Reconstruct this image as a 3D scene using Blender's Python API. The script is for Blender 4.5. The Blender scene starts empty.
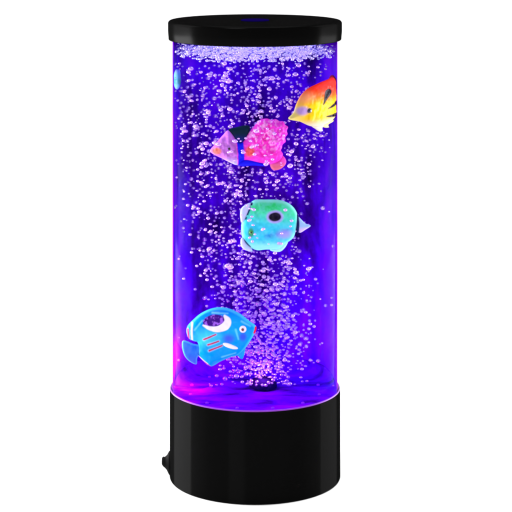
import bpy, bmesh, math, random
import numpy as np
from mathutils import Vector

random.seed(7); rng = np.random.default_rng(7)
S = 0.00064                      # metres per photo pixel at the lamp's axis
D, HC, F, HY, AX, Y0 = 1799.0, 589.0, 1799.0, -113.0, 255.0, 476.0
sc = bpy.context.scene
C = sc.collection
PI = math.pi

def P(px, py, dy=0.0):
    """a point of the photograph at depth dy (px units behind the lamp's axis) -> lamp units"""
    k = (D + dy) / F
    return ((px - AX) * k, dy, HC - (py - HY) * k)

# ------------------------------------------------------------------ helpers
def link(o, parent=None):
    C.objects.link(o)
    if parent: o.parent = parent
    return o

def mesh_obj(name, verts, faces, mat, parent=None, smooth=True, scale=S):
    me = bpy.data.meshes.new(name)
    me.from_pydata([(v[0]*scale, v[1]*scale, v[2]*scale) for v in verts], [], faces)
    me.update()
    if smooth:
        me.polygons.foreach_set('use_smooth', [True]*len(me.polygons))
    if mat: me.materials.append(mat)
    return link(bpy.data.objects.new(name, me), parent)

def empty(name, loc=(0, 0, 0), rz=0):
    o = bpy.data.objects.new(name, None)
    o.location = [c*S for c in loc]; o.rotation_euler = (0, 0, rz)
    o.empty_display_size = 0.01
    return link(o)

def tag(o, label=None, cat=None, group=None, kind=None):
    if label: o['label'] = label
    if cat: o['category'] = cat
    if group: o['group'] = group
    if kind: o['kind'] = kind
    return o

def lathe(profile, n=192, a0=0.0, a1=2*PI, z0=0.0):
    """revolve (r, z) pairs about the vertical axis; azimuth 0 faces the camera (-y)"""
    full = abs(a1-a0-2*PI) < 1e-6
    m = n if full else n+1
    V, Fc = [], []
    for r, z in profile:
        for i in range(m):
            a = a0 + (a1-a0)*i/n
            V.append((r*math.sin(a), -r*math.cos(a), z))
    for j in range(len(profile)-1):
        for i in range(n):
            k = (i+1) % m
            Fc.append((j*m+i, j*m+k, (j+1)*m+k, (j+1)*m+i))
    return V, Fc

def cap_poly(V, Fc, start, n, flip=False):
    f = list(range(start, start+n))
    Fc.append(tuple(f[::-1] if flip else f))

def solid_lathe(profile, n=192):
    V, Fc = lathe(profile, n)
    cap_poly(V, Fc, 0, n, True); cap_poly(V, Fc, (len(profile)-1)*n, n)
    return V, Fc

def arc(cr, cz, r, d0, d1, n=6):
    return [(cr+r*math.cos(math.radians(d0+(d1-d0)*i/n)), cz+r*math.sin(math.radians(d0+(d1-d0)*i/n))) for i in range(n+1)]

def lin(r, g, b):
    f = lambda c: c/12.92 if c <= .04045 else ((c+.055)/1.055)**2.4
    return (f(r/255), f(g/255), f(b/255))

# ------------------------------------------------------------------ materials
def new_mat(name):
    m = bpy.data.materials.new(name); m.use_nodes = True
    nt = m.node_tree; nt.nodes.clear()
    out = nt.nodes.new('ShaderNodeOutputMaterial')
    return m, nt, out

def N(nt, t, **kw):
    n = nt.nodes.new(t)
    for k, v in kw.items():
        if k.startswith('_'): setattr(n, k[1:], v)
        else: n.inputs[k.replace('__', ' ')].default_value = v
    return n

def principled(name, col, rough=.5, spec=.5, emit=None, es=0):
    m, nt, out = new_mat(name)
    b = N(nt, 'ShaderNodeBsdfPrincipled')
    b.inputs['Base Color'].default_value = (*col, 1); b.inputs['Roughness'].default_value = rough
    b.inputs['Specular IOR Level'].default_value = spec
    if emit:
        b.inputs['Emission Color'].default_value = (*emit, 1); b.inputs['Emission Strength'].default_value = es
    nt.links.new(b.outputs[0], out.inputs[0])
    return m

def black_plastic(name, fac, rough, aniso):
    m, nt, out = new_mat(name); L = nt.links.new
    d = N(nt, 'ShaderNodeBsdfDiffuse')
    d.inputs['Color'].default_value = (.0014, .0014, .0014, 1)
    g = N(nt, 'ShaderNodeBsdfAnisotropic')
    g.inputs['Roughness'].default_value = rough; g.inputs['Anisotropy'].default_value = aniso
    g.inputs['Color'].default_value = (1, 1, 1, 1)
    if aniso:
        tg = N(nt, 'ShaderNodeTangent', _direction_type='RADIAL', _axis='Z')
        L(tg.outputs[0], g.inputs['Tangent'])
        g.inputs['Rotation'].default_value = 0.0
    mx = N(nt, 'ShaderNodeMixShader'); mx.inputs[0].default_value = fac
    L(d.outputs[0], mx.inputs[1]); L(g.outputs[0], mx.inputs[2]); L(mx.outputs[0], out.inputs[0])
    return m

M_base = black_plastic('black_base_plastic', .0026, .36, .97)
M_cap = black_plastic('black_cap_plastic', .0018, .2, 0)
M_plug = principled('black_rubber', (.002, .002, .002), .7, .02)
M_button = principled('blue_touch_button', lin(6, 2, 30), .6, .0, (.03, .0, 1.0), .06)

def clear_mat(name, tint, ior, gloss_rough=.03, gtint=(1, 1, 1)):
    m, nt, out = new_mat(name); L = nt.links.new
    t = N(nt, 'ShaderNodeBsdfTransparent'); t.inputs[0].default_value = (*tint, 1)
    g = N(nt, 'ShaderNodeBsdfAnisotropic'); g.inputs['Roughness'].default_value = gloss_rough
    g.inputs['Color'].default_value = (*gtint, 1)
    fr = N(nt, 'ShaderNodeFresnel'); fr.inputs['IOR'].default_value = ior
    mx = N(nt, 'ShaderNodeMixShader')
    ge = N(nt, 'ShaderNodeNewGeometry'); iv = N(nt, 'ShaderNodeMath', _operation='SUBTRACT'); iv.inputs[0].default_value = 1
    L(ge.outputs['Backfacing'], iv.inputs[1])
    mu = N(nt, 'ShaderNodeMath', _operation='MULTIPLY'); L(fr.outputs[0], mu.inputs[0]); L(iv.outputs[0], mu.inputs[1])
    L(mu.outputs[0], mx.inputs[0]); L(t.outputs[0], mx.inputs[1]); L(g.outputs[0], mx.inputs[2]); L(mx.outputs[0], out.inputs[0])
    return m
M_tube = clear_mat('clear_acrylic', (.985, .97, 1.0), 1.028, .06, (.7, .35, 1.0))
M_water = clear_mat('water', (.96, .93, 1.0), 1.012, .05)

# back film with the water's glow and dark depths painted into its colour: blotchy navy to violet, streaked upright
def film_mat():
    m, nt, out = new_mat('painted_glow_film'); L = nt.links.new
    tc = N(nt, 'ShaderNodeTexCoord')
    mp = N(nt, 'ShaderNodeMapping'); mp.inputs['Scale'].default_value = (1, 1, .6)
    L(tc.outputs['Object'], mp.inputs['Vector'])
    n1 = N(nt, 'ShaderNodeTexNoise', Scale=34.0, Detail=3.0, Roughness=.55, Distortion=.6)
    mp2 = N(nt, 'ShaderNodeMapping'); mp2.inputs['Scale'].default_value = (1, 1, .07)
    L(tc.outputs['Object'], mp2.inputs['Vector'])
    n2 = N(nt, 'ShaderNodeTexNoise', Scale=150.0, Detail=2.0)
    n3 = N(nt, 'ShaderNodeTexNoise', Scale=260.0, Detail=3.0, Roughness=.7)
    L(mp.outputs[0], n1.inputs['Vector']); L(mp2.outputs[0], n2.inputs['Vector']); L(tc.outputs['Object'], n3.inputs['Vector'])
    # painted glow: lighter to the two upright borders and on the lower right
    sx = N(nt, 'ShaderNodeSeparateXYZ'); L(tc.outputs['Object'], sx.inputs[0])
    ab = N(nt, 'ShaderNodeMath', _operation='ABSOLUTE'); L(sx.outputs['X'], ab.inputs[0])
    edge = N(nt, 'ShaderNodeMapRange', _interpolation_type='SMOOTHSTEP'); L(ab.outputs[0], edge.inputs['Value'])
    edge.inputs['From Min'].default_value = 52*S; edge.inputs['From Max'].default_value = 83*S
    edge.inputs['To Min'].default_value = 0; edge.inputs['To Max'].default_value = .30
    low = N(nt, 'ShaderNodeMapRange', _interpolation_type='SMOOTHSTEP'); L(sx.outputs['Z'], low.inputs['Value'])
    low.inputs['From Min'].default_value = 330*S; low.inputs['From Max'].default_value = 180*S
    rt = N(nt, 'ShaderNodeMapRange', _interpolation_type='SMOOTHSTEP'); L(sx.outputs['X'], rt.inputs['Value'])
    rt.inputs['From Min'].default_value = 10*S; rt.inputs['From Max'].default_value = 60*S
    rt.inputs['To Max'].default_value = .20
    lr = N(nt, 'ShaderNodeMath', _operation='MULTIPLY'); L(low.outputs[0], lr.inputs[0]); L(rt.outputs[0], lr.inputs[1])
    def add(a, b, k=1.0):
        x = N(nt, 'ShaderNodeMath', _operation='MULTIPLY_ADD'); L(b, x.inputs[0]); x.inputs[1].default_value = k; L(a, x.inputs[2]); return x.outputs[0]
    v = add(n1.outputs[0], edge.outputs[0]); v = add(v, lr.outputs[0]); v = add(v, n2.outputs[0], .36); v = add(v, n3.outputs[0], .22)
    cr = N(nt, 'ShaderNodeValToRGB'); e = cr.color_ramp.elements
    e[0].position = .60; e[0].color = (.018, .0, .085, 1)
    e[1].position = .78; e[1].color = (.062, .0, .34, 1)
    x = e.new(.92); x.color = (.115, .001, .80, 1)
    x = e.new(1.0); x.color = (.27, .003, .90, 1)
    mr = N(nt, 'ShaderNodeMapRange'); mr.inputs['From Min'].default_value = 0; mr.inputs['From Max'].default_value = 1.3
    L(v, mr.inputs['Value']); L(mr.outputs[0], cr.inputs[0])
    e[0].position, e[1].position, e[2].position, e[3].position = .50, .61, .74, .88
    b = N(nt, 'ShaderNodeBsdfPrincipled'); b.inputs['Roughness'].default_value = .6; b.inputs['Specular IOR Level'].default_value = .0
    L(cr.outputs[0], b.inputs['Base Color']); L(b.outputs[0], out.inputs[0])
    return m
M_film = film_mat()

def floor_mat():
    m, nt, out = new_mat('blue_floor_plastic'); L = nt.links.new
    tc = N(nt, 'ShaderNodeTexCoord')
    n1 = N(nt, 'ShaderNodeTexNoise', Scale=75.0, Detail=4.0, Roughness=.6, Distortion=.25)
    mp = N(nt, 'ShaderNodeMapping'); mp.inputs['Scale'].default_value = (.6, 1.6, 1)
    L(tc.outputs['Object'], mp.inputs[0]); L(mp.outputs[0], n1.inputs['Vector'])
    cr = N(nt, 'ShaderNodeValToRGB'); e = cr.color_ramp.elements
    e[0].position = .34; e[0].color = (.028, .0, .17, 1)
    e[1].position = .62; e[1].color = (.13, .0, .66, 1)
    L(n1.outputs[0], cr.inputs[0])
    b = N(nt, 'ShaderNodeBsdfPrincipled'); b.inputs['Roughness'].default_value = .6; b.inputs['Specular IOR Level'].default_value = .0
    bp = N(nt, 'ShaderNodeBump'); bp.inputs['Strength'].default_value = .5; bp.inputs['Distance'].default_value = .001
    L(n1.outputs[0], bp.inputs['Height']); L(bp.outputs[0], b.inputs['Normal'])
    L(cr.outputs[0], b.inputs['Base Color']); L(b.outputs[0], out.inputs[0])
    return m
M_floor = floor_mat()
M_stone = principled('dark_air_stone', (.012, .002, .07), .8, .0)
M_led = principled('violet_led', (.12, .02, .5), .5, .0, (.3, .0, 1.0), .3)
M_led_pink = principled('magenta_led', (.4, .02, .4), .5, .0, (1.0, .0, .9), .35)
M_ring = principled('painted_rim_glow', (.16, .03, .34), .35, .15, (.6, .1, 1.0), .07)  # weak emission stands in for LED light caught by the tube's edge

def bubble_mat(name, lo, hi, col, shine):
    """thin skin of air in water: see-through in the middle, milky to the rim, with a clear glint"""
    m, nt, out = new_mat(name); L = nt.links.new
    lw = N(nt, 'ShaderNodeLayerWeight'); lw.inputs['Blend'].default_value = .5
    mr = N(nt, 'ShaderNodeMapRange'); L(lw.outputs['Facing'], mr.inputs['Value'])
    mr.inputs['To Min'].default_value = lo; mr.inputs['To Max'].default_value = hi
    t = N(nt, 'ShaderNodeBsdfTransparent'); t.inputs[0].default_value = (.9, .8, 1, 1)
    d = N(nt, 'ShaderNodeBsdfDiffuse'); d.inputs[0].default_value = (*col, 1)
    tr = N(nt, 'ShaderNodeBsdfTranslucent'); tr.inputs[0].default_value = (*col, 1)
    ad = N(nt, 'ShaderNodeMixShader'); ad.inputs[0].default_value = .4
    L(d.outputs[0], ad.inputs[1]); L(tr.outputs[0], ad.inputs[2])
    mx = N(nt, 'ShaderNodeMixShader'); L(mr.outputs[0], mx.inputs[0]); L(t.outputs[0], mx.inputs[1]); L(ad.outputs[0], mx.inputs[2])
    g = N(nt, 'ShaderNodeBsdfAnisotropic'); g.inputs['Roughness'].default_value = .13; g.inputs['Color'].default_value = (1, .93, 1, 1)
    m2 = N(nt, 'ShaderNodeMixShader'); m2.inputs[0].default_value = shine
    L(mx.outputs[0], m2.inputs[1]); L(g.outputs[0], m2.inputs[2]); L(m2.outputs[0], out.inputs[0])
    return m
M_bub = bubble_mat('air_bubble', .25, .75, (.62, .23, .84), .31)
M_fizz = bubble_mat('fine_bubbles', .3, .75, (.62, .21, .84), .29)
M_foam = bubble_mat('white_foam', .15, .6, (.56, .60, .98), .22)

def fish_mat(name, rough=.2, bump=.25):
    m, nt, out = new_mat(name); L = nt.links.new
    a = N(nt, 'ShaderNodeAttribute', _attribute_name='Col')
    tc = N(nt, 'ShaderNodeTexCoord')
    nz = N(nt, 'ShaderNodeTexNoise', Scale=420.0, Detail=3.0)
    L(tc.outputs['Object'], nz.inputs['Vector'])
    bp = N(nt, 'ShaderNodeBump'); bp.inputs['Strength'].default_value = bump; bp.inputs['Distance'].default_value = .0006
    L(nz.outputs[0], bp.inputs['Height'])
    d = N(nt, 'ShaderNodeBsdfDiffuse'); g = N(nt, 'ShaderNodeBsdfAnisotropic'); g.inputs['Roughness'].default_value = rough
    g.inputs['Color'].default_value = (1, 1, 1, 1)
    mx = N(nt, 'ShaderNodeMixShader'); mx.inputs[0].default_value = .007
    L(a.outputs['Color'], d.inputs['Color']); L(bp.outputs[0], d.inputs['Normal']); L(bp.outputs[0], g.inputs['Normal'])
    L(d.outputs[0], mx.inputs[1]); L(g.outputs[0], mx.inputs[2]); L(mx.outputs[0], out.inputs[0])
    return m
M_fish = fish_mat('painted_fish_plastic')
M_white = principled('white_eye_paint', (.8, .78, .8), .3)
M_pupil = principled('dark_pupil_paint', (.02, .006, .02), .25)
M_pupil_red = principled('brown_pupil_paint', (.16, .02, .03), .25)

# ------------------------------------------------------------------ the lamp
lamp = tag(empty('bubble_lamp'), 'tall round bubble lamp with black base and cap around a glowing violet water tube', 'lamp')
RB, RT, RI, RC = 85.3, 84.0, 82.4, 87.0
ZB, ZC0, ZC1 = 89.0, 436.5, 456.0
ZF = 86.0
prof = [(2, 0), (78, 0)] + arc(RB-1.6, 1.6, 1.6, -90, 0, 5) + [(RB, 30), (RB, 60), (RB, ZB-1.2)] + arc(RB-1.0, ZB-1.0, 1.0, 0, 90, 4) + [(RT-.4, ZB), (RT-.4, ZF-6), (2, ZF-6)]
V, Fc = lathe(prof); cap_poly(V, Fc, 0, 192, True); cap_poly(V, Fc, (len(prof)-1)*192, 192)
base = mesh_obj('base', V, Fc, M_base, lamp)
# power plug boss on the left flank of the base
bm = bmesh.new()
rings = [(84.0, 14.5, 11, 0), (86.6, 12.0, 9, .2), (88.8, 8.0, 7, .4), (91.2, 5.8, 5.6, .6), (93.2, 5.2, 5.2, 1.2), (94.6, 3.4, 3.6, 1.4)]
vr = []
for r, hz, hy, up in rings:
    vr.append([bm.verts.new((-(85+(r-85)*.86)*S, (hy*math.cos(2*PI*i/28))*S, (10+up*1.4+.92*hz*math.sin(2*PI*i/28))*S)) for i in range(28)])
for a, b in zip(vr, vr[1:]):
    for i in range(28): bm.faces.new((a[i], a[(i+1) % 28], b[(i+1) % 28], b[i]))
bm.faces.new(vr[-1]); bm.faces.new(vr[0][::-1])
bmesh.ops.recalc_face_normals(bm, faces=bm.faces)
bmesh.ops.translate(bm, verts=bm.verts, vec=(0, 0, 3*S))
me = bpy.data.meshes.new('power_plug'); bm.to_mesh(me); bm.free(); me.materials.append(M_plug)
me.polygons.foreach_set('use_smooth', [True]*len(me.polygons))
plug = link(bpy.data.objects.new('power_plug', me), base)

prof = [(RT, ZB-4), (RT, ZC0+3), (RI+.3, ZC0+3), (RI+.3, ZB-4), (RT, ZB-4)]
V, Fc = lathe(prof); tube = mesh_obj('tube', V, Fc, M_tube, lamp, smooth=False)
for p in tube.data.polygons: p.use_smooth = abs(p.normal.z) < .5

# cap: rounded upper rim, sides tapering in a hair to the skirt
prof = [(2, ZC0+4), (RI-1, ZC0+4), (RI-1, ZC0), (RC-1.6, ZC0)] + arc(RC-1.6, ZC0+1, 1.0, -90, 0, 3)[1:] + [(RC, ZC0+9), (RC, ZC1-3.2)] + arc(RC-3.0, ZC1-3.0, 3.0, 0, 90, 7) + [(RC-8, ZC1), (RC-9, ZC1-.5), (40, ZC1-.5), (2, ZC1-.5)]
V, Fc = solid_lathe(prof); cap = mesh_obj('top_cap', V, Fc, M_cap, lamp)
prof = [(.5, ZC1-.7), (14, ZC1-.7), (14.2, ZC1+.1), (13.6, ZC1+.5), (.5, ZC1+.6)]
V, Fc = solid_lathe(prof, 64); button = mesh_obj('touch_button', V, Fc, M_button, cap)

# film round the back of the tube, lapping a little past the middle (two skins so it has thickness)
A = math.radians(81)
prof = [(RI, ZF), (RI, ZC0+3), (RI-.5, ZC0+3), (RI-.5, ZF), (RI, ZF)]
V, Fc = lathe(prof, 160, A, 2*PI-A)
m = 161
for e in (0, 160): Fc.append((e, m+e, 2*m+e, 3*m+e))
film = mesh_obj('glow_film', V, Fc, M_film, lamp, smooth=False)
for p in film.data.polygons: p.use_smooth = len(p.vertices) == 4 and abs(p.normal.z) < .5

# tank floor with its ring of LEDs, the air stone, an added ring glowing like light caught at the tube's foot
prof = [(.5, ZF-4), (RI, ZF-4), (RI, ZF+15), (RI-1.2, ZF+15)] + [(RI-1.2-15*(1-math.cos(a)), ZF+15-15*math.sin(a)) for a in [PI/2*i/10 for i in range(1, 11)]] + [(52, ZF), (48, ZF+.8), (30, ZF+.8), (.5, ZF+.8)]
V, Fc = solid_lathe(prof, 160)
def rise(x, y, z):                                   # the floor curves up to the film at the back only
    if z <= ZF+.9: return z
    t = min(1, max(0, (y/RI+.1)/.7)); t = t*t*(3-2*t)
    return ZF+.4+(z-ZF)*t*.9
V = [(x, y, rise(x, y, z)) for x, y, z in V]
floor = mesh_obj('tank_floor', V, Fc, M_floor, lamp)
led0 = None
for i in range(12):
    a = 2*PI*(i+.5)/12
    x, y = 66*math.sin(a), -66*math.cos(a)
    if led0 is None:
        V, Fc = solid_lathe([(.3, ZF-.5), (1.7, ZF-.5), (1.7, ZF+.6), (1.2, ZF+1.2), (.3, ZF+1.5)], 20)
        led0 = mesh_obj('led', V, Fc, M_led, floor); o = led0
    else:
        o = led0.copy(); link(o); o.parent = floor
    if i in (9, 8):
        if i == 8: continue_mesh = o.data.copy(); continue_mesh.materials[0] = M_led_pink
        o.data = continue_mesh; o['label'] = 'magenta glowing LED'
    o.location = (x*S, y*S, 0)
prof = [(.5, ZF)] + [(13.5, ZF+2)] + arc(5.5, ZF+3, 8.0, 0, 88, 8) + [(.5, ZF+11.3)]
V, Fc = lathe(prof, 40)
rr = np.random.default_rng(3)
V = [(v[0]*(1+.05*rr.standard_normal()) + 8, v[1]*(1+.05*rr.standard_normal()) + 4, v[2]+.35*rr.standard_normal()) for v in V]
stone = mesh_obj('air_stone', V, Fc, M_stone, lamp)
V, Fc = lathe([(RT+.1, ZB-.5), (RT+.1, ZB+1.0), (RT+.5, ZB+.9), (RT+.9, ZB+.35), (RT+1.0, ZB-.2), (RT+.6, ZB-.5), (RT+.1, ZB-.5)], 192)
ring = mesh_obj('rim_glow_ring', V, Fc, M_ring, lamp)

# water
ZW = 423.0
V, Fc = solid_lathe([(.5, ZF+4), (RI-3.2, ZF+4), (RI-3.0, ZF+6), (RI-1.0, ZF+8), (RI-.9, ZW-.6), (RI-1.6, ZW), (.5, ZW)], 160)
water = tag(mesh_obj('water', V, Fc, M_water), 'clear violet water filling the lamp tube', 'water', kind='structure')

# ------------------------------------------------------------------ fish
def catmull(pts, n=8, closed=True):
    pts = [np.array(p, float) for p in pts]; out = []
    if not closed: pts = pts+[2*pts[-1]-pts[-2], 2*pts[0]-pts[1]]
    L = len(pts)
    for i in range(L):
        p0, p1, p2, p3 = pts[(i-1) % L], pts[i], pts[(i+1) % L], pts[(i+2) % L]
        for k in range(n):
            t = k/n
            out.append(.5*((2*p1)+(-p0+p2)*t+(2*p0-5*p1+4*p2-p3)*t*t+(-p0+3*p1-3*p2+p3)*t**3))
    return np.array(out)

def sdf(poly, U, Vv):
    """signed distance to a polygon (inside > 0) and the closest boundary points"""
    q = np.stack([U, Vv], -1); best = np.full(U.shape, 1e9); cp = np.zeros(q.shape); ins = np.zeros(U.shape, bool)
    for a, b in zip(poly, np.roll(poly, -1, 0)):
        e = b-a; t = np.clip(((q-a)@e)/(e@e+1e-12), 0, 1)
        c = a+t[..., None]*e; d = np.hypot(*(np.moveaxis(q-c, -1, 0)))
        w = d < best; best = np.where(w, d, best); cp[w] = c[w]
        cond = (a[1] > Vv) != (b[1] > Vv)
        with np.errstate(divide='ignore', invalid='ignore'):
            xi = a[0]+(Vv-a[1])/(b[1]-a[1]+1e-12)*e[0]
        ins ^= cond & (U < xi)
    return np.where(ins, best, -best), cp

def sm(x, a, b):
    t = np.clip((x-a)/(b-a+1e-9), 0, 1); return t*t*(3-2*t)
def mixc(c, col, w):
    return c*(1-w[..., None])+np.array(col)*w[..., None]
def stroke(U, W, a, b, r0, r1=None, soft=.5):
    """soft-edged painted stroke from a to b, half-width r0 tapering to r1"""
    r1 = r0 if r1 is None else r1
    a = np.array(a, float); b = np.array(b, float); e = b-a
    t = np.clip(((U-a[0])*e[0]+(W-a[1])*e[1])/(e@e), 0, 1)
    d = np.hypot(U-a[0]-t*e[0], W-a[1]-t*e[1])-(r0+(r1-r0)*t)
    return 1-sm(d, -soft, soft)
def spot(U, W, c, rx, ry, soft=.5, rot=0):
    x, y = U-c[0], W-c[1]; cs, sn = math.cos(rot), math.sin(rot)
    x, y = x*cs+y*sn, -x*sn+y*cs
    d = (np.hypot(x/rx, y/ry)-1)*min(rx, ry)
    return 1-sm(d, -soft, soft)
def blot(U, W, f, seed):
    """value noise in 0..1, patch size about pi/f pixels"""
    r = np.random.default_rng(seed); tab = r.random((64, 64)); v = 0
    for o, amp in ((1, .6), (2.1, .4)):
        x, y = U*f*o/PI+100, W*f*o/PI+100
        xi, yi = np.floor(x).astype(int), np.floor(y).astype(int)
        a, b = x-xi, y-yi; a, b = a*a*(3-2*a), b*b*(3-2*b)
        g = lambda i, j: tab[(xi+i) % 64, (yi+j) % 64]
        v = v+amp*((g(0, 0)*(1-a)+g(1, 0)*a)*(1-b)+(g(0, 1)*(1-a)+g(1, 1)*a)*b)
    return np.clip((v-.5)*1.7+.5, 0, 1)

class Fish:
    """design is drawn in photo pixels; 'place' turns (px, py, w) into lamp units, w = out of the flank towards the viewer"""
    def __init__(self, label, centre, dy, yaw=0, wall=None):
        self.cx, self.cy = centre; self.dy = dy; self.wall = wall
        self.k = (D+dy)/F; self.cs = math.cos(yaw)
        x, y, z = P(*centre, dy)
        if wall: x, y = 0, 0
        self.root = tag(empty('toy_fish', (x, y, z), yaw if not wall else 0), label, 'fish', 'toy fish inside the tube')
    def place(self, u, v, w):
        if self.wall:
            a = self.wall[1]+(u-self.cx)/self.wall[0]; r = self.wall[0]+w
            return (r*np.sin(a), -r*np.cos(a), (self.cy-v)*self.k)
        return ((u-self.cx)*self.k/self.cs, -w+0*u, (self.cy-v)*self.k)
    def part(self, name, pts, T, inset, color, mat=None, parent=None, cell=.5, off=0.0, smooth_n=8, back=1.0, relief=0, relief_f=.7):
        poly = catmull(pts, smooth_n) if smooth_n else np.array(pts, float)
        lo, hi = poly.min(0)-1, poly.max(0)+1
        us = np.arange(lo[0], hi[0], cell); vs = np.arange(lo[1], hi[1], cell)
        U, W = np.meshgrid(us, vs, indexing='ij')
        d, cp = sdf(poly, U, W)
        ins = d > 0
        cellin = ins[:-1, :-1] | ins[1:, :-1] | ins[:-1, 1:] | ins[1:, 1:]
        used = np.zeros_like(ins)
        for sx in (slice(0, -1), slice(1, None)):
            for sy in (slice(0, -1), slice(1, None)):
                used[sx, sy] |= cellin
        edge = used & ~ins
        U = np.where(edge, cp[..., 0], U); W = np.where(edge, cp[..., 1], W)
        dd = np.where(edge, 0, np.clip(d, 0, None))
        t = np.clip(dd/inset, 0, 1); h = T*np.sqrt(np.clip(1-(1-t)**2, 0, 1))
        if relief: h = h*(1+relief*sm(dd, 0, 4)*(blot(U, W, relief_f, 77)-.5))
        self.dd = dd[used]
        idx = -np.ones(ins.shape, int); idx[used] = np.arange(used.sum())
        n = used.sum()
        u, w_, hh, ed = U[used], W[used], h[used], edge[used]
        self.height = lambda a, b: float(hh[np.argmin((u-a)**2+(w_-b)**2)])+off
        fx = np.stack(self.place(u, w_, hh+off), -1); bx = np.stack(self.place(u, w_, -hh*back+off), -1)
        bidx = np.where(ed, np.arange(n), n+np.cumsum(~ed)-1)
        verts = np.concatenate([fx, bx[~ed]])
        col = color(u, w_); cols = np.concatenate([col, col[~ed]])
        faces = []
        for i, j in np.argwhere(cellin):
            q = [idx[i, j], idx[i+1, j], idx[i+1, j+1], idx[i, j+1]]
            faces.append(q[::-1]); faces.append([int(bidx[k]) for k in q])
        o = mesh_obj(name, verts.tolist(), [tuple(int(k) for k in f) for f in faces], mat or M_fish, parent or self.root)
        at = o.data.attributes.new('Col', 'FLOAT_COLOR', 'POINT')
        at.data.foreach_set('color', np.concatenate([np.clip(cols, 0, 1), np.ones((len(cols), 1))], 1).astype(np.float32).ravel())
        return o
    def disc(self, name, c, r, th, mat, parent=None, off=0.0, flat=.5, ry=None):
        """a domed round piece (eye, pupil) set on the flank"""
        V, Fc = [], []; n, m = 28, 6
        z0 = self.height(*c)-.5+off
        for j in range(m+1):
            a = (PI/2)*j/m
            for i in range(n):
                b = 2*PI*i/n
                V.append([float(k) for k in self.place(c[0]+r*math.cos(a)*math.cos(b), c[1]+(ry or r)*math.cos(a)*math.sin(b), z0+th*math.sin(a)+.5*min(j, 1))])
        for j in range(m):
            for i in range(n): Fc.append((j*n+i, j*n+(i+1) % n, (j+1)*n+(i+1) % n, (j+1)*n+i))
        Fc.append(tuple(range(n))[::-1])
        o = mesh_obj(name, V, Fc, mat, parent or self.root)
        b = bmesh.new(); b.from_mesh(o.data); bmesh.ops.recalc_face_normals(b, faces=b.faces); b.to_mesh(o.data); b.free()
        return o

def Z(ox, oy, s):
    return lambda *pts: [(ox+x/s, oy+y/s) for x, y in pts]

# --- blue fish, low on the left, heading right
q = Z(164, 300, 5.12); q1 = lambda x, y: q((x, y))[0]
f = Fish('blue disc-shaped toy fish with white crescent and red stripes, lowest in the tube', (220, 337), -46, math.radians(-6))
def c_blue(U, W):
    c = np.zeros((len(U), 3))+np.array(lin(0, 128, 232))
    c = mixc(c, lin(0, 85, 205), blot(U, W, .6, 4)*.4)
    c = mixc(c, lin(0, 165, 245), sm(W, 306, 330)*.7)
    c = mixc(c, lin(60, 205, 250), spot(U, W, q1(230, 185), 13, 8, 5)*.85)
    c = mixc(c, lin(20, 170, 250), spot(U, W, q1(365, 120), 12, 10, 5)*.6)
    c = mixc(c, lin(60, 60, 225), spot(U, W, q1(335, 187), 5, 4, 3)*.8)
    c = mixc(c, lin(50, 60, 220), spot(U, W, q1(408, 176), 3.4, 4, 2)*.8)
    for a_, b_ in (((250, 60), (330, 62)), ((160, 150), (200, 100)), ((300, 285), (370, 262)), ((400, 100), (445, 125))): c = mixc(c, lin(120, 225, 252), stroke(U, W, q1(*a_), q1(*b_), .7, .4, .9)*.7)  # cyan highlight streaks painted on the flank
    c = mixc(c, lin(110, 225, 250), stroke(U, W, q1(372, 140), q1(385, 190), .9, .6, .8)*.7)
    # white crescent round the purple patch
    c = mixc(c, mixc(np.zeros((len(U), 3))+np.array(lin(58, 16, 120)), lin(150, 90, 210), sm(blot(U, W, 1.2, 31), .55, .8)), spot(U, W, q1(262, 103), 11.4, 6.8, .4, -.16))
    cres = [(206, 123, .7), (240, 137, 1.7), (282, 140, 2.6), (318, 124, 3.4), (331, 98, 2.7), (314, 73, .9)]
    cres = [tuple(p) for p in catmull(cres, 5, False)[:26]]
    for a, b in zip(cres, cres[1:]): c = mixc(c, lin(236, 238, 250), stroke(U, W, q1(*a[:2]), q1(*b[:2]), a[2]*1.15, b[2]*1.15, .4))
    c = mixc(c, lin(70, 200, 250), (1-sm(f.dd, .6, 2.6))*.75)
    for a, b in (((208, 196), (270, 168)), ((230, 222), (285, 202)), ((236, 252), (302, 224))):
        c = mixc(c, lin(150, 215, 245), stroke(U, W, q1(*a), q1(*b), 1.7, 1.4, .5)*.6)
        c = mixc(c, lin(190, 45, 80), stroke(U, W, q1(*a), q1(*b), .9, .7, .4))
    c = mixc(c, lin(205, 40, 90), stroke(U, W, q1(124, 150), q1(128, 195), 1.2, 1.0, .5))
    c = mixc(c, lin(225, 215, 240), stroke(U, W, q1(146, 118), q1(146, 200), 1.0, 1.0, .5))
    c = mixc(c, lin(10, 30, 120), stroke(U, W, q1(168, 215), q1(182, 300), 1.0, 1.2, .6)*.8)
    c = mixc(c, lin(225, 215, 235), stroke(U, W, q1(180, 290), q1(225, 325), .9, .9, .5))
    c = mixc(c, lin(170, 40, 90), stroke(U, W, q1(195, 310), q1(235, 335), .9, .9, .5))
    return c
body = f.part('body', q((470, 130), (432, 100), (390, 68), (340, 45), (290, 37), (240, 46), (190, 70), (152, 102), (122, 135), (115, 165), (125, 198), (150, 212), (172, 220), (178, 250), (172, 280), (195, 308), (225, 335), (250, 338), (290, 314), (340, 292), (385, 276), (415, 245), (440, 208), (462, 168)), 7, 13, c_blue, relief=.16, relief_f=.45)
hb = f.height
def c_tail(U, W):
    c = np.zeros((len(U), 3))+np.array(lin(15, 100, 225))
    c = mixc(c, lin(60, 150, 245), blot(U, W*.3, 1.3, 5)*.5)
    c = mixc(c, lin(80, 40, 215), sm(W, 352, 364)*.5)
    return mixc(c, lin(90, 190, 250), (1-sm(f.dd, .4, 1.6))*.7)
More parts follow.
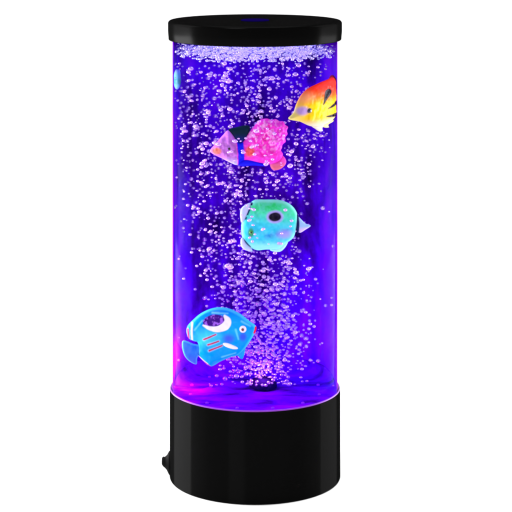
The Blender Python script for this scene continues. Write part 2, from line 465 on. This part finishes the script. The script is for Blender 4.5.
f.part('tail_fin', q((192, 238), (150, 228), (100, 212), (92, 240), (104, 288), (130, 318), (166, 332), (170, 300), (190, 268)), 2.2, 4, c_tail)
f.part('belly_fin', q((372, 268), (385, 290), (402, 298), (414, 262), (412, 240)), 2.0, 3, lambda U, W: np.zeros((len(U), 3))+np.array(lin(20, 160, 245)))
f.height = hb
f.part('side_fin', q((306, 212), (330, 210), (372, 226), (382, 238), (355, 240), (318, 228)), 1.2, 1.6, lambda U, W: np.zeros((len(U), 3))+np.array(lin(235, 240, 250)), off=hb(*q1(345, 225))-.2)
f.height = hb
e = f.disc('eye', q1(408, 138), 3.5, 1.6, M_white)
f.disc('pupil', q1(408, 138), 1.5, 1.0, M_pupil_red, parent=e, off=1.6)
f.part('mouth', q((450, 138), (470, 128), (474, 142), (466, 164), (452, 168), (450, 155)), 2.6, 2, lambda U, W: np.zeros((len(U), 3))+np.array(lin(215, 30, 60)), off=.4)

# --- green fish, mid height, tail to the right
q = Z(220, 180, 4.096); q1 = lambda x, y, q=q: q((x, y))[0]
f = Fish('square green and aqua toy fish with one black spot, in the middle of the tube', (270, 225), -44, math.radians(5))
def c_green(U, W, q1=q1):
    c = np.zeros((len(U), 3))+np.array(lin(50, 205, 225))
    c = mixc(c, lin(60, 220, 140), 1-sm(W-.12*(U-250), 207, 226))
    c = mixc(c, lin(40, 205, 95), spot(U, W, q1(200, 98), 13, 5, 4)*.8)
    c = mixc(c, lin(150, 245, 235), sm(W, 238, 246)*.85)
    c = mixc(c, lin(40, 130, 205), stroke(U, W, q1(190, 225), q1(285, 205), 2.2, 2.2, 2.5)*(.4+.6*blot(U, W, 1.6, 9)))
    c = mixc(c, lin(120, 230, 240), blot(U, W, 1.1, 6)*.3)
    c = mixc(c, lin(165, 150, 235), spot(U, W, q1(262, 218), 7, 4.5, 3)*.8)
    c = mixc(c, lin(60, 150, 80), spot(U, W, q1(125, 210), 2.8, 4.6, 1.2)*.9)
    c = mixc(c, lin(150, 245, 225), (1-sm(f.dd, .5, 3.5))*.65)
    c = mixc(c, lin(170, 160, 225), spot(U, W, q1(222, 146), 8.4, 6.4, 1.2))
    c = mixc(c, lin(14, 6, 30), spot(U, W, q1(222, 146), 6.3, 4.5, .6))
    c = mixc(c, lin(20, 30, 90), stroke(U, W, q1(130, 92), q1(104, 155), .9, .7, .5)*(blot(U, W, 1.4, 3) > .35))
    c = mixc(c, lin(20, 30, 90), stroke(U, W, q1(92, 236), q1(140, 290), .8, .8, .5)*(blot(U, W, 1.4, 2) > .4))
    return c
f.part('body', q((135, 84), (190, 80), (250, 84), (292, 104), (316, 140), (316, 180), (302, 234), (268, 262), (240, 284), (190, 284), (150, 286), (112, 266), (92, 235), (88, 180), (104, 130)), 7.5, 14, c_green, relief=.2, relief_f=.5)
hb = f.height
pale = lambda U, W: mixc(np.zeros((len(U), 3))+np.array(lin(205, 200, 240)), lin(130, 220, 235), blot(U, W, 1.2, 8)*.5)
f.part('forehead_fin', q((125, 92), (104, 98), (86, 114), (82, 138), (86, 166), (98, 164), (116, 124)), 2.2, 3, pale, off=2.2)
f.part('chin_fin', q((92, 232), (84, 242), (86, 266), (100, 282), (130, 290), (128, 276), (106, 254)), 2.2, 3, pale, off=2.2)
f.part('belly_fin', q((230, 276), (275, 252), (270, 272), (250, 292), (225, 294), (205, 286)), 2.2, 3, lambda U, W: np.zeros((len(U), 3))+np.array(lin(175, 245, 235)), off=.5)
f.part('tail_fin', q((316, 150), (328, 158), (350, 180), (372, 190), (350, 206), (328, 218), (318, 205)), 2.2, 3.5, lambda U, W: mixc(np.zeros((len(U), 3))+np.array(lin(205, 190, 235)), lin(90, 200, 225), sm(W, 230, 226)*.6))
f.part('dark_tail_band', q((314, 142), (322, 150), (326, 180), (322, 214), (314, 220), (312, 180)), 3.0, 2, lambda U, W: np.zeros((len(U), 3))+np.array(lin(16, 20, 80)), off=.3)
f.height = hb
e = f.disc('eye', q1(125, 208), 1.9, 1.0, principled('green_eye_paint', lin(70, 170, 60), .3))
f.disc('pupil', q1(125, 208), .9, .7, M_pupil, parent=e, off=1.0)

# --- pink fish, upper left, pale head to the left
q = Z(200, 100, 4.267); q1 = lambda x, y, q=q: q((x, y))[0]
f = Fish('bright pink toy fish with pale lavender head and blue band, left of the yellow fish', (248, 147), -40, math.radians(7))
def c_pink(U, W, q1=q1):
    c = np.zeros((len(U), 3))+np.array(lin(240, 70, 205))
    c = mixc(c, lin(245, 40, 180), blot(U, W, .8, 12)*.9)
    c = mixc(c, lin(255, 190, 235), (blot(U, W, 1.5, 13) > .6)*spot(U, W, q1(280, 150), 20, 16, 6)*.75)
    c = mixc(c, lin(225, 60, 215), spot(U, W, q1(340, 150), 9, 14, 5)*.5)
    c = mixc(c, lin(235, 95, 95), spot(U, W, q1(210, 216), 4.6, 5.4, 1.6))
    c = mixc(c, lin(205, 80, 120), sm(W, 165, 169)*.5)
    band = (U-q1(165, 0)[0])*1.0
    c = mixc(c, lin(25, 30, 235), (1-sm(np.abs(U-q1(172, 0)[0]-.06*(W-150)), 2.8, 3.6)))
    head = 1-sm(U-.06*(W-150), q1(152, 0)[0], q1(158, 0)[0])
    hc = np.zeros((len(U), 3))+np.array(lin(190, 115, 200))
    hc = mixc(hc, lin(185, 185, 235), sm(W, 154, 164)); hc = mixc(hc, lin(200, 120, 225), 1-sm(W, 132, 144))
    hc = mixc(hc, lin(235, 130, 110), spot(U, W, q1(70, 213), 4.4, 3.6, 1.2))
    c = c*(1-head[..., None])+hc*head[..., None]
    return c
f.part('body', q((44, 212), (70, 180), (98, 148), (120, 128), (142, 150), (160, 178), (182, 178), (208, 140), (240, 102), (256, 86), (284, 80), (304, 86), (324, 84), (340, 92), (356, 94), (364, 108), (376, 118), (371, 134), (374, 148), (364, 162), (366, 180), (353, 192), (350, 206), (346, 218), (354, 236), (340, 262), (300, 276), (250, 268), (190, 256), (160, 276), (130, 266), (92, 246), (60, 230)), 7.5, 12, c_pink, relief=.5, relief_f=.8)
hb = f.height
f.part('back_fin', q((122, 126), (150, 116), (204, 108), (212, 130), (186, 180), (160, 184), (140, 150)), 2.2, 4, lambda U, W: mixc(np.zeros((len(U), 3))+np.array(lin(8, 38, 52)), lin(25, 25, 130), sm(W, 132, 144)), back=1)
f.part('belly_fin', q((158, 270), (188, 252), (230, 258), (275, 272), (278, 284), (230, 280), (180, 282)), 2.6, 3, lambda U, W: np.zeros((len(U), 3))+np.array(lin(25, 25, 230)), off=.3)
f.part('tail_fin', q((300, 268), (335, 262), (352, 240), (368, 262), (360, 284), (335, 300), (308, 298)), 2.6, 3, lambda U, W: mixc(np.zeros((len(U), 3))+np.array(lin(225, 110, 130)), lin(240, 80, 190), 1-sm(W, 161, 167)), off=.3)
f.height = hb
e = f.disc('eye', q1(122, 200), 2.6, 1.2, principled('lavender_eye_paint', lin(170, 110, 200), .3))
f.disc('pupil', q1(121, 202), 1.3, .9, M_pupil, parent=e, off=1.2)

# --- yellow and red fish, curving along the right wall, top
RW = 77.5
def q(*pts):
    out = []
    for x, y in pts:
        px, py = 270+x/6.4, 60+y/6.4
        s = (px-AX)/80.5
        u = RW*math.asin(s) if s < 1 else RW*(PI/2)+(px-AX-80.5)*1.2
        out.append((u, py))
    return out
q1 = lambda x, y, q=q: q((x, y))[0]
f = Fish('yellow toy fish with red back and black streaks, hugging the right wall at the top', (0, 104), -30, 0, wall=(RW, 0.0))
def c_yel(U, W, q1=q1):
    U = np.where(U < RW*PI/2, AX+80.5*np.sin(U/RW), AX+80.5+(U-RW*PI/2)/1.2)
    q1 = lambda x, y: (270+x/6.4, 60+y/6.4); ux = lambda x: 270+x/6.4
    c = np.zeros((len(U), 3))+np.array(lin(225, 185, 5))
    c = mixc(c, lin(215, 205, 110), 1-sm(U, ux(125), ux(235)))
    c = mixc(c, lin(240, 110, 12), 1-sm(W, 88, 106))
    t = (W-84)+ (ux(400)-U)*.26
    c = mixc(c, lin(235, 45, 25), (1-sm(t, 3, 24)))
    c = mixc(c, lin(150, 35, 60), (1-sm(W, 77, 83))*sm(U, ux(380), ux(450)))
    c = mixc(c, lin(225, 170, 120), spot(U, W, q1(215, 215), 8, 5, 4)*.5)
    c = mixc(c, lin(205, 200, 160), sm(W, 114, 123))
    c = mixc(c, lin(160, 130, 200), spot(U, W, q1(196, 296), 5.6, 4.2, 1.8)*.9)
    c = mixc(c, lin(245, 210, 20), spot(U, W, q1(300, 300), 6, 8, 4)*.7)
    for a, b, r0, r1 in (((356, 200), (324, 270), 3.8, .6), ((452, 274), (358, 304), 3.4, .6), ((424, 362), (346, 352), 2.4, .7), ((442, 180), (422, 246), 3.2, .5), ((450, 330), (425, 345), 2.0, .5)):
        c = mixc(c, lin(6, 3, 6), stroke(U, W, q1(*a), q1(*b), r0, r1, .6))
    return c
def ext(dx): return RW*(PI/2)+dx
body_pts = q((118, 338), (150, 306), (172, 250), (205, 195), (250, 160), (300, 142), (360, 127), (430, 118)) + [(ext(10), 82), (ext(22), 88), (ext(26), 96), (ext(25), 106), (ext(20), 118)] + q((440, 388), (390, 398), (346, 408), (300, 410), (250, 396), (190, 364), (140, 352))
f.part('body', body_pts, 4.2, 9, c_yel, off=0, relief=.2, relief_f=.6)
hb = f.height
f.part('belly_fin', q((268, 400), (292, 422), (318, 442), (340, 444), (336, 424), (352, 404), (310, 396)), 1.6, 3, lambda U, W: np.zeros((len(U), 3))+np.array(lin(210, 208, 175)), off=.3)
f.part('tail_fin', [(ext(22), 96), (ext(33), 92), (ext(36), 102), (ext(33), 113), (ext(22), 106)], 1.8, 3, lambda U, W: np.zeros((len(U), 3))+np.array(lin(235, 60, 30)))
f.part('lower_fin', q((335, 404), (352, 424), (384, 432), (380, 412), (420, 410), (432, 396), (380, 392)), 1.6, 3, lambda U, W: np.zeros((len(U), 3))+np.array(lin(215, 205, 130)), off=.3)
f.height = hb
e = f.disc('eye', q1(238, 298), 2.7, 1.0, principled('black_eye_paint', (.02, .015, .04), .25), ry=2.4)
f.disc('pupil', q1(236, 296), 1.1, .6, M_pupil, parent=e, off=.9)

# --- small pale aqua fish seen edge-on at the left wall
f = Fish('small pale aqua toy fish seen almost edge-on against the upper left wall', (0, 78), 0, 0, wall=(78.5, -PI/2+.1))
def c_aq(U, W):
    c = np.zeros((len(U), 3))+np.array(lin(80, 140, 200))
    c = mixc(c, lin(30, 110, 100), spot(U, W, (10, 79), 8, 3.5, 2)*.9)
    return mixc(c, lin(110, 120, 235), sm(np.abs(W-78), 5, 10)*.7)
f.part('body', [(17, 78), (13, 71), (5, 68), (-5, 70), (-13, 75), (-16, 78), (-13, 82), (-5, 87), (5, 88), (13, 85)], 3.0, 7, c_aq)
hb = f.height
f.part('tail_fin', [(-15, 78), (-24, 71), (-27, 78), (-24, 86)], 1.4, 3, lambda U, W: np.zeros((len(U), 3))+np.array(lin(120, 190, 235)))
f.height = hb
f.disc('eye', (12, 76), .9, .4, M_pupil)

# ------------------------------------------------------------------ bubbles
ROWS = [  # photo row, left, right, density, plume centre, plume half-width, plume weight
    (63, 176, 335, .75, 255, 60, .2), (90, 177, 334, .95, 255, 60, .2), (130, 178, 333, .9, 240, 60, .2), (160, 180, 322, .75, 235, 45, .4),
    (190, 186, 308, .62, 240, 45, .5), (220, 190, 302, .55, 240, 40, .6), (250, 196, 300, .6, 248, 38, .8),
    (280, 208, 298, .55, 260, 36, 1.8), (310, 220, 294, .5, 263, 32, 2.6), (340, 224, 292, .55, 264, 30, 2.8), (370, 230, 290, .45, 266, 28, 2.3), (386, 238, 284, .3, 266, 22, 1.2)]
def density(px, py):
    for a, b in zip(ROWS, ROWS[1:]):
        if a[0] <= py <= b[0]:
            t = (py-a[0])/(b[0]-a[0]); v = [a[i]+(b[i]-a[i])*t for i in range(1, 7)]
            e = min(px-v[0], v[1]-px)
            d = v[2]*(1/(1+math.exp(-e/3.0)))+v[5]*math.exp(-((px-v[3])/v[4])**2)
            return d+.03
    return 0
FISH_BOX = [(181, 306, 262, 370, -46), (236, 197, 314, 254, -44), (208, 118, 292, 172, -40)]
def bubble_spot():
    while True:
        px, py = random.uniform(174, 336), random.uniform(63, 388)
        if random.random()*2.6 > density(px, py): continue
        half = math.sqrt(max(0, 79.5**2-(px-AX)**2))
        w = 1.0 if py < 230 else max(.3, 1-(py-230)/140)       # the plume is slender low down
        dy = random.uniform(-half, half)*(w if py > 230 else 1)
        if py > 230: dy -= 10*(1-w)
        hit = False
        for x0, y0, x1, y1, fy in FISH_BOX:
            if x0 < px < x1 and y0 < py < y1:
                if abs(dy-fy) < 13: hit = True
                if dy < fy and random.random() < .12: hit = True
        if px > 280 and 70 < py < 132 and math.hypot(px-AX, dy) > 66: hit = True
        if hit: continue
        return P(px, py, dy)
bm = bmesh.new(); bmesh.ops.create_icosphere(bm, subdivisions=3, radius=1.0)
me_b = bpy.data.meshes.new('bubble'); bm.to_mesh(me_b); bm.free(); me_b.materials.append(M_bub)
me_b.polygons.foreach_set('use_smooth', [True]*len(me_b.polygons))
first = None
NB = 300
for i in range(NB):
    x, y, z = bubble_spot()
    if first is None:
        o = bpy.data.objects.new('bubble', me_b); first = o
        tag(o, 'round pale lavender air bubble hanging in the violet water of the lamp', 'bubble', 'air bubbles rising in the water')
    else: o = first.copy()
    C.objects.link(o)
    r = random.uniform(1.55, 2.35)
    o.location = (x*S, y*S, z*S); o.scale = (r*S*random.uniform(1, 1.22), r*S, r*S*random.uniform(.82, 1.0))
    o.rotation_euler = (0, random.uniform(-.4, .4), 0)
def sphere_cloud(name, items, mat, sub=2):
    b = bmesh.new(); bmesh.ops.create_icosphere(b, subdivisions=sub, radius=1.0)
    sv = np.array([v.co for v in b.verts]); sf = np.array([[v.index for v in f.verts] for f in b.faces]); b.free()
    V = np.concatenate([sv*np.array([r*random.uniform(.95, 1.3), r, r*random.uniform(.75, 1)])+np.array(c) for c, r in items]); n = len(sv)
    Fc = np.concatenate([sf+n*i for i in range(len(items))])
    return mesh_obj(name, V.tolist(), [tuple(map(int, t)) for t in Fc], mat)
items = [(bubble_spot(), random.choice((.7, .9, 1.1, 1.3, 1.6))) for _ in range(2900)]
fizz = tag(sphere_cloud('fizz', items, M_fizz), 'fine fizz of pinhead bubbles streaming up from the air stone', 'fizz', kind='stuff')
items = []
for _ in range(3000):
    a = random.uniform(0, 2*PI); r = 80.5*math.sqrt(random.uniform(0, 1))
    items.append(((r*math.sin(a), -r*math.cos(a), ZW+min(random.expovariate(1/6.0), 13)-1.4+random.gauss(0, 1.0)), random.choice((.45, .55, .7, .9, 1.4))))
foam = tag(sphere_cloud('foam', items, M_foam), 'pale froth of bubbles floating on the water just under the black cap', 'foam', kind='stuff')

# ------------------------------------------------------------------ setting: white seamless sweep
prof = [(-2600, 0), (1500, 0)]+[(1500+700*math.sin(a), 700-700*math.cos(a)) for a in [PI/2*i/16 for i in range(1, 17)]]+[(2200, 2600)]
V, Fc = [], []
for x in (-3000, 3000):
    for y, z in prof: V.append((x, y, z))
n = len(prof)
for j in range(n-1): Fc.append((j, n+j, n+j+1, j+1))
M_bg = principled('white_paper', (.9, .9, .9), .9, .0)
bg = tag(mesh_obj('backdrop', V, Fc, M_bg), 'seamless white paper sweep under and behind the lamp', 'backdrop', kind='structure')

# ------------------------------------------------------------------ light
w = bpy.data.worlds.new('World'); sc.world = w; w.use_nodes = True
w.node_tree.nodes['Background'].inputs[0].default_value = (1, 1, 1, 1)
w.node_tree.nodes['Background'].inputs[1].default_value = .38

def area(name, loc, aim, sx, sy, power, col=(1, 1, 1)):
    l = bpy.data.lights.new(name, 'AREA'); l.shape = 'RECTANGLE'; l.size = sx; l.size_y = sy; l.energy = power; l.color = col
    o = bpy.data.objects.new(name, l); C.objects.link(o); o.location = loc
    o.rotation_euler = (Vector(aim)-Vector(loc)).to_track_quat('-Z', 'Y').to_euler()
    return o
area('overhead_fill', (0, .25, 1.7), (0, .2, 0), 1.6, 1.6, 34)  # unseen lamp added to whiten the floor and wash out the contact shadow
dl = .62
for s, deg in ((-1, 110), (1, 113)):
    a = math.radians(deg)
    area('side_softbox', (s*dl*math.sin(a), -dl*math.cos(a), .42), (0, 0, .30), .5, .7, 8 if s < 0 else 5)
    area('base_strip_fill', (s*dl*math.sin(a), -dl*math.cos(a), .10), (0, 0, .03), .46, .2, 14 if s < 0 else 6)  # extra low lamp, added to brighten the upright strips on the base
area('front_fill', (-.55, -1.0, 1.25), (0, 0, .2), .5, .5, 9)  # unseen front lamp added to brighten the fish and bubbles
def point(name, loc, power, col, rad=.004):
    l = bpy.data.lights.new(name, 'POINT'); l.energy = power; l.color = col; l.shadow_soft_size = rad
    o = bpy.data.objects.new(name, l); C.objects.link(o); o.location = [c*S for c in loc]; o.parent = lamp
for i in range(6):
    a = 2*PI*(i+.5)/6
    col = (.22, .0, 1.0)
    if i == 4: col = (1.0, .0, .75)
    rr_, pw = (62, .016) if i != 4 else (68, .085)
    point('led_glow', (rr_*math.sin(a), -rr_*math.cos(a), ZF+(12 if i != 4 else 20)), pw, col)
point('plume_glow', (8, -8, ZF+18), .018, (1.0, .5, .95))
l = bpy.data.lights.new('foam_fill', 'AREA'); l.shape = 'DISK'; l.size = 130*S; l.energy = .06; l.color = (.42, .45, 1.0)  # fill lamp added under the cap to light the foam
o = bpy.data.objects.new('foam_fill', l); C.objects.link(o); o.location = (0, 0, (ZC0-2)*S); o.parent = lamp

# ------------------------------------------------------------------ camera and render
cd = bpy.data.cameras.new('Camera'); cam = bpy.data.objects.new('Camera', cd); C.objects.link(cam)
cam.location = ((256-AX)*S, -D*S, HC*S); cam.rotation_euler = (PI/2, 0, 0)
cd.sensor_width = 36; cd.lens = 36*F/512; cd.shift_y = -(256-HY)/512
cd.clip_start = .05; cd.clip_end = 50
sc.camera = cam
sc.view_settings.view_transform = 'Standard'; sc.view_settings.look = 'None'
sc.view_settings.exposure = 0; sc.view_settings.gamma = 1
sc.render.engine = 'CYCLES'
sc.cycles.filter_width = 2.1; sc.cycles.max_bounces = 10; sc.cycles.transparent_max_bounces = 40; sc.cycles.diffuse_bounces = 4
sc.cycles.caustics_reflective = False; sc.cycles.caustics_refractive = False
sc.render.film_transparent = False
